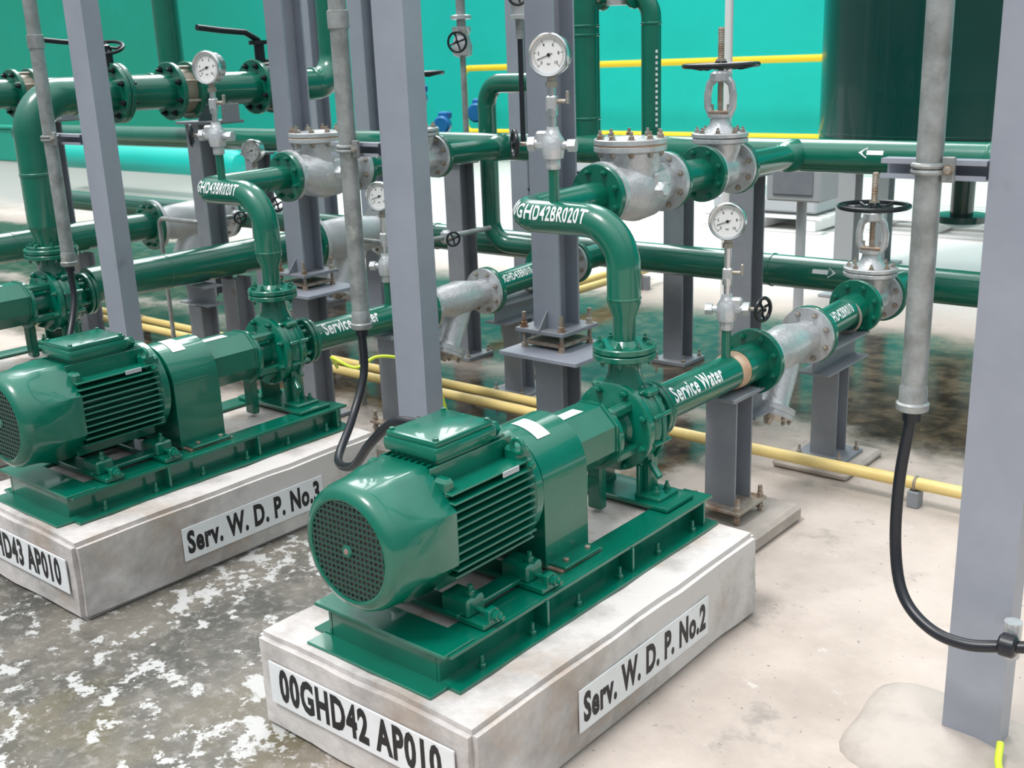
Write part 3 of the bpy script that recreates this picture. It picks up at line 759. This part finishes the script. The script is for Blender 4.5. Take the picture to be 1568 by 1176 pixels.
cable([(-0.56,2.255,0.075),(-0.545,2.20,0.055),(-0.50,2.12,0.07),(-0.45,2.09,0.10),(-0.40,2.12,0.12),(-0.25,2.2,0.12)],0.008,'earth_wire','earthing_wire')
b=MB(); b.tube([(-0.545,2.20,0.32),(-0.545,2.20,0.40)],0.018,'cast_silver',12); b.lathe((-0.56,2.165,0.362),X1,[(0,0.018),(0.005,0.024),(0.03,0.024),(0.035,0.018)],'black_rubber',16); b.build('cable_clamp')
b=MB(); b.hbeam((-9,PY,3.25),(1.5,PY,3.25),0.12,0.12,'column_paint'); b.build('overhead_beam')
b=MB(); b.hbeam((0,0,0),(0,0,3.6),0.12,0.12,'column_paint',up=Y1); b.box((0,0,0.01),(0.22,0.22,0.02),'column_paint',0.002)
RC=b.mesh('steel_column')
for x,y in ((-5.1,4.75),(-5.75,4.9),(-4.05,4.95),(-7.0,6.5)): place(RC,'steel_column',(x,y,0))
b=MB(); b.cyl((-3.46,6.2,0),(-3.46,6.2,3.6),0.025,'white_face',16); b.build('vertical_drain_pipe')
b=MB(); g='galvanised'
b.cyl((-3.72,4.1,1.65),(-3.72,4.1,3.2),0.022,g,16); b.lathe((-3.72,4.1,1.55),Z1,[(0,0.02),(0.01,0.045),(0.05,0.05),(0.10,0.035),(0.12,0.045),(0.14,0.045)],'cast_silver',20)
b.cyl((-3.72,4.1,1.2),(-3.72,4.1,1.56),0.014,g,12); b.wheel((-3.66,4.0,1.62),V((0.4,-1,0)),0.045,0.006,'black_iron',4)
b.lathe((-3.72,4.1,1.72),Z1,[(0,0.022),(0.005,0.05),(0.02,0.05),(0.025,0.03)],'cast_silver',20)
b.build('drain_valve_assembly')
b=MB(); b.cyl((-3.28,4.0,1.62),(-3.28,4.0,3.2),0.018,g,16)
for z in (1.70,1.86): b.lathe((-3.28,4.0,z),Z1,[(0,0.018),(0.004,0.045),(0.02,0.045),(0.024,0.032),(0.07,0.036),(0.09,0.045),(0.106,0.045),(0.11,0.018)],'cast_silver',20)
b.cyl((-3.28,4.0,1.15),(-3.28,4.0,1.62),0.012,'black_rubber',12); b.wheel((-3.22,3.92,1.80),V((0.6,-1,0)),0.04,0.006,'black_iron',4)
b.build('drain_valve_assembly')
for p in ((-4.5,4.6,1.34),(-3.98,4.5,1.27),(-4.28,4.55,1.20)):
    b=MB(); b.lathe(p,V((0.3,-1,0)),[(0,0.02),(0.01,0.045),(0.05,0.05),(0.06,0.04)],'blue_plastic',20); b.cyl(V(p)-Z1*0.2,p,0.012,'cast_silver',10); b.box(V(p)+V((0,0,0.05)),(0.07,0.05,0.04),'blue_plastic',0.008); b.build('flow_transmitter')
b=MB(); b.lathe((-3.55,3.6,1.93),Y1,[(0,0.03),(0.001,0.095),(0.02,0.095),(0.021,0.05),(0.1,0.06),(0.16,0.05),(0.161,0.095),(0.18,0.095)],'cast_silver',32)
b.tube([(-3.55,3.78,1.93),(-3.55,4.3,1.93),(-3.14,4.3,1.93)],0.045,G,24); b.tube(fillet([(-3.55,3.6,1.93),(-3.55,3.4,1.93),(-3.55,3.4,3.2)],[0.1]),0.045,G,24)
b.build('flanged_valve')
# small-bore sample lines and drain cocks between the pump lines
for X0 in (-3.217,-4.75):
    b=MB()
    b.tube(fillet([(X0-0.55,3.35,0.0),(X0-0.55,3.35,0.78),(X0-0.20,3.35,0.78),(X0-0.20,3.9,0.78)],[0.04,0.04]),0.012,'galvanised',12)
    for p in ((X0-0.55,3.35,0.45),(X0-0.20,3.6,0.78)):
        b.lathe(V(p)-Z1*0.03,Z1,[(0,0.015),(0.01,0.026),(0.05,0.026),(0.06,0.015)],'cast_silver',16); b.cyl(p,V(p)+V((0.07,-0.03,0)),0.006,'zinc_bolt',8); b.wheel(V(p)+V((0.07,-0.03,0)),V((1,-0.5,0)),0.03,0.005,'black_iron',4)
    b.build('sample_line')

# ------------------------------------------------------------------ tank
def make_tank(cx,cy,R,zb,H):
    b=MB(); T='tank_green'
    b.lathe((cx,cy,zb),Z1,[(-0.16,0.0),(-0.155,R*0.35),(-0.12,R*0.65),(-0.06,R*0.88),(0,R),(0.02,R+0.006),(0.035,R),(0.10,R),(0.102,R+0.004),(0.115,R+0.004),(0.117,R),(H,R),(H+0.2,R*0.6),(H+0.25,0)],T,96)
    for k in range(4):
        a=math.pi/4+k*math.pi/2+0.2; x=cx+math.cos(a)*(R-0.08);y=cy+math.sin(a)*(R-0.08)
        b.hbeam((x,y,0),(x,y,zb+0.05),0.12,0.12,'tray_grey',up=Y1); b.box((x,y,0.01),(0.25,0.25,0.02),'tray_grey',0.003)
    b.cyl((cx+0.1,cy-0.2,zb-0.4),(cx+0.1,cy-0.2,zb-0.1),0.07,T,24); b.lathe((cx+0.1,cy-0.2,zb-0.48),Z1,[(0,0.10),(0.03,0.17),(0.07,0.17),(0.08,0.08)],T,32)
    b.build('storage_tank')
make_tank(-2.42,7.35,0.88,0.90,4.0)
b=MB(); b.box((-2.9,6.1,0.78),(0.34,0.25,0.20),'tray_grey',0.01); b.cyl((-2.9,6.1,0),(-2.9,6.1,0.7),0.03,'tray_grey',12); b.box((-2.9,5.97,0.79),(0.25,0.01,0.14),'frame_grey',0.004); b.build('junction_box')
def pallet(x,y,n):
    b=MB()
    for i in range(7): b.box((x,y-0.45+i*0.15,0.13),(1.2,0.10,0.02),'white_face',0.002)
    for j in (-0.5,0,0.5):
        b.box((x+j,y,0.07),(0.09,1.0,0.09),'white_face',0.002)
    for i in (0,3,6): b.box((x,y-0.45+i*0.15,0.012),(1.2,0.10,0.02),'white_face',0.002)
    for k in range(n): b.box((x,y,0.22+k*0.16),(1.0,0.8,0.13),'tray_grey',0.02)
    b.build('pallet')
pallet(-4.6,9.3,1); pallet(-3.2,9.6,0); pallet(-7.6,10.2,2)

# ------------------------------------------------------------------ yellow pipes at wall
b=MB(); y=12.9; Rr=0.045
b.tube(fillet([(2.0,y,1.39),(-11.7,y,1.39),(-11.7,y,0.46),(2.0,y,0.46)],[0.12,0.12]),Rr,'rail_yellow',14)
for x in (-11.7,-4.2): b.cyl((x,y,0),(x,y,0.5),Rr*0.9,'rail_yellow',12)
b.build('yellow_wall_pipe')
b=MB(); b.tube(fillet([(-30,y,0.25),(-18.8,y,0.25),(-18.8,y,0.0)],[0.12]),Rr,'rail_yellow',14)
b.build('yellow_wall_pipe')

# ------------------------------------------------------------------ wall + floor
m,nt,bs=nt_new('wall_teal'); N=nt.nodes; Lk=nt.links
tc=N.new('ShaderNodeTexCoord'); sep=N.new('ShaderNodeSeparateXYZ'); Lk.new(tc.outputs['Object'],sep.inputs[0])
def noi(scale,det=8,rough=0.65):
    n=N.new('ShaderNodeTexNoise'); n.inputs['Scale'].default_value=scale; n.inputs['Detail'].default_value=det; n.inputs['Roughness'].default_value=rough
    Lk.new(tc.outputs['Object'],n.inputs['Vector']); return n.outputs['Fac']
def mr(x,a,b_,c=0,d=1):
    r=N.new('ShaderNodeMapRange'); r.interpolation_type='SMOOTHSTEP'
    r.inputs['From Min'].default_value=a; r.inputs['From Max'].default_value=b_; r.inputs['To Min'].default_value=c; r.inputs['To Max'].default_value=d
    Lk.new(x,r.inputs['Value']); return r.outputs['Result']
def ma(op,x,y):
    r=N.new('ShaderNodeMath'); r.operation=op
    for i,q in enumerate((x,y)):
        if hasattr(q,'links'): Lk.new(q,r.inputs[i])
        else: r.inputs[i].default_value=q
    return r.outputs[0]
def mx(f,a,b_):
    r=N.new('ShaderNodeMix'); r.data_type='RGBA'; Lk.new(f,r.inputs[0])
    for i,q in ((6,a),(7,b_)):
        if hasattr(q,'links'): Lk.new(q,r.inputs[i])
        else: r.inputs[i].default_value=(*q,1)
    return r.outputs[2]
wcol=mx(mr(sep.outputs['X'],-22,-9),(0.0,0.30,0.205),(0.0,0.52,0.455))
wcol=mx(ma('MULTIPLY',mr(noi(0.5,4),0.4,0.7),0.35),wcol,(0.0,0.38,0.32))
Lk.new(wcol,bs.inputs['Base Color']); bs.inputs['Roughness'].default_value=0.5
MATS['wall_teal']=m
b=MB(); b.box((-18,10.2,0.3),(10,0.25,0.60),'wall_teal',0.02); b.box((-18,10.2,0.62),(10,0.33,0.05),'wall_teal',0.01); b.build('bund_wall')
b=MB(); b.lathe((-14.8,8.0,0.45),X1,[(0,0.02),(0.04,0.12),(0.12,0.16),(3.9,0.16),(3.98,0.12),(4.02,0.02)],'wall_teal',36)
for x in (-14.0,-11.6): b.box((x,8.0,0.16),(0.12,0.24,0.32),'tray_grey',0.005)
b.build('horizontal_pressure_vessel')
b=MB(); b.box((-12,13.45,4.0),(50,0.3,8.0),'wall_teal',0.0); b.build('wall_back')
m,nt,bs=nt_new('floor_concrete'); N=nt.nodes; Lk=nt.links
tc=N.new('ShaderNodeTexCoord'); sep=N.new('ShaderNodeSeparateXYZ'); Lk.new(tc.outputs['Object'],sep.inputs[0])
n1=noi(1.6); n2=noi(9,10,0.7); n3=noi(0.7,3)
base=mx(mr(n1,0.35,0.7),(0.55,0.475,0.425),(0.39,0.33,0.29))
base=mx(mr(n2,0.60,0.72),base,(0.61,0.57,0.53))
base=mx(ma('MULTIPLY',mr(noi(4,10,0.7),0.56,0.70),0.75),base,(0.26,0.235,0.21))
base=mx(ma('MULTIPLY',mr(noi(45,4,0.6),0.66,0.70),0.8),base,(0.16,0.14,0.12))
xw=ma('ADD',sep.outputs['X'],ma('MULTIPLY',ma('SUBTRACT',n1,0.5),0.9)); yw=ma('ADD',sep.outputs['Y'],ma('MULTIPLY',ma('SUBTRACT',n1,0.5),0.9))
mleft=ma('MULTIPLY',mr(xw,-1.95,-1.55,1,0),mr(yw,2.4,2.9,1,0))
moss=mx(mr(noi(3.0,8,0.7),0.38,0.62),(0.065,0.064,0.056),(0.17,0.155,0.13))
moss=mx(ma('MULTIPLY',mr(noi(1.3,3),0.52,0.66),0.7),moss,(0.12,0.10,0.045))
moss=mx(ma('MULTIPLY',mr(noi(28,6,0.7),0.50,0.62),0.5),moss,(0.30,0.285,0.26))
spots=ma('ADD',ma('MULTIPLY',noi(17,7,0.68),0.58),ma('MULTIPLY',noi(4.2,4,0.6),0.42))
moss=mx(ma('MULTIPLY',mr(spots,0.528,0.556),0.88),moss,(0.52,0.52,0.51))
col=mx(mleft,base,moss)
wet=ma('MULTIPLY',mr(yw,3.95,4.35),mr(yw,5.6,6.2,1,0))
wet2=ma('MULTIPLY',ma('MULTIPLY',mr(yw,3.0,3.4),mr(yw,3.9,4.4,1,0)),mr(xw,-2.2,-1.9,1,0))
wet=ma('MAXIMUM',wet,wet2)
wc=mx(mr(n2,0.4,0.65),(0.030,0.024,0.018),(0.11,0.085,0.055))
col=mx(wet,col,wc)
farc=mx(mr(sep.outputs['X'],-14,-8),(0.30,0.31,0.29),(0.82,0.80,0.78))  # glare of the brighter outdoor area put into the far floor colour
col=mx(mr(yw,6.0,7.2),col,farc)
Lk.new(col,bs.inputs['Base Color'])
rg=ma('SUBTRACT',0.72,ma('MULTIPLY',ma('MAXIMUM',wet,ma('MULTIPLY',mleft,mr(n3,0.45,0.6,0.2,0.6))),0.62)); Lk.new(rg,bs.inputs['Roughness'])
bp=N.new('ShaderNodeBump'); bp.inputs['Distance'].default_value=0.01
Lk.new(ma('ADD',0.06,ma('MULTIPLY',ma('SUBTRACT',1.0,wet),0.5)),bp.inputs['Strength']); Lk.new(noi(12,8,0.7),bp.inputs['Height']); Lk.new(bp.outputs['Normal'],bs.inputs['Normal'])
me=bpy.data.meshes.new('floor'); me.from_pydata([(-40,-4,0),(12,-4,0),(12,14,0),(-40,14,0)],[],[[0,1,2,3]]); me.materials.append(m)
place(me,'floor')

# ------------------------------------------------------------------ light: overcast sky, darker towards the horizon, bright lobe added for glossy highlights
w=bpy.data.worlds.new('World'); sc.world=w; w.use_nodes=True; wn=w.node_tree; bg=wn.nodes['Background']
WN=wn.nodes; WL=wn.links
tc2=WN.new('ShaderNodeTexCoord'); sp=WN.new('ShaderNodeSeparateXYZ'); rp=WN.new('ShaderNodeValToRGB')
WL.new(tc2.outputs['Generated'],sp.inputs[0]); WL.new(sp.outputs['Z'],rp.inputs[0])
rp.color_ramp.elements[0].color=(0.10,0.125,0.13,1); rp.color_ramp.elements[0].position=0.0
rp.color_ramp.elements[1].color=(0.90,0.93,0.96,1); rp.color_ramp.elements[1].position=0.80
e=rp.color_ramp.elements.new(0.35); e.color=(0.24,0.28,0.30,1)
dt=WN.new('ShaderNodeVectorMath'); dt.operation='DOT_PRODUCT'; dt.inputs[1].default_value=V((-0.50,0.50,0.71)).normalized()
WL.new(tc2.outputs['Generated'],dt.inputs[0])
g1=WN.new('ShaderNodeMapRange'); g1.interpolation_type='SMOOTHSTEP'; g1.inputs['From Min'].default_value=0.93; g1.inputs['From Max'].default_value=0.975; g1.inputs['To Max'].default_value=4.5
WL.new(dt.outputs['Value'],g1.inputs['Value'])
ad=WN.new('ShaderNodeVectorMath'); ad.operation='ADD'; WL.new(rp.outputs[0],ad.inputs[0]); WL.new(g1.outputs[0],ad.inputs[1])
WL.new(ad.outputs[0],bg.inputs[0])
bg.inputs[1].default_value=1.75
sd=bpy.data.lights.new('sun','SUN'); sd.energy=2.4; sd.angle=math.radians(14); sd.color=(1,0.98,0.95)
so=bpy.data.objects.new('sun',sd); sc.collection.objects.link(so)
so.rotation_euler=V((0.10,0.48,-1.0)).to_track_quat('-Z','Y').to_euler() 

# ------------------------------------------------------------------ camera
right=V((0.768,0.6394,-0.0362)); fwd=V((-0.6213,0.7303,-0.2843)).normalized()
right=(right-fwd*right.dot(fwd)).normalized(); up=right.cross(fwd)
cam=bpy.data.cameras.new('camera'); co=bpy.data.objects.new('camera',cam); sc.collection.objects.link(co)
M=Matrix((right,up,-fwd)).transposed().to_4x4(); M.translation=V((0,0,1.55)); co.matrix_world=M
cam.sensor_width=36; cam.lens=36*1695/1568; cam.clip_start=0.05; cam.clip_end=200
cam.dof.use_dof=True; cam.dof.focus_distance=3.0; cam.dof.aperture_fstop=8.0
sc.camera=co
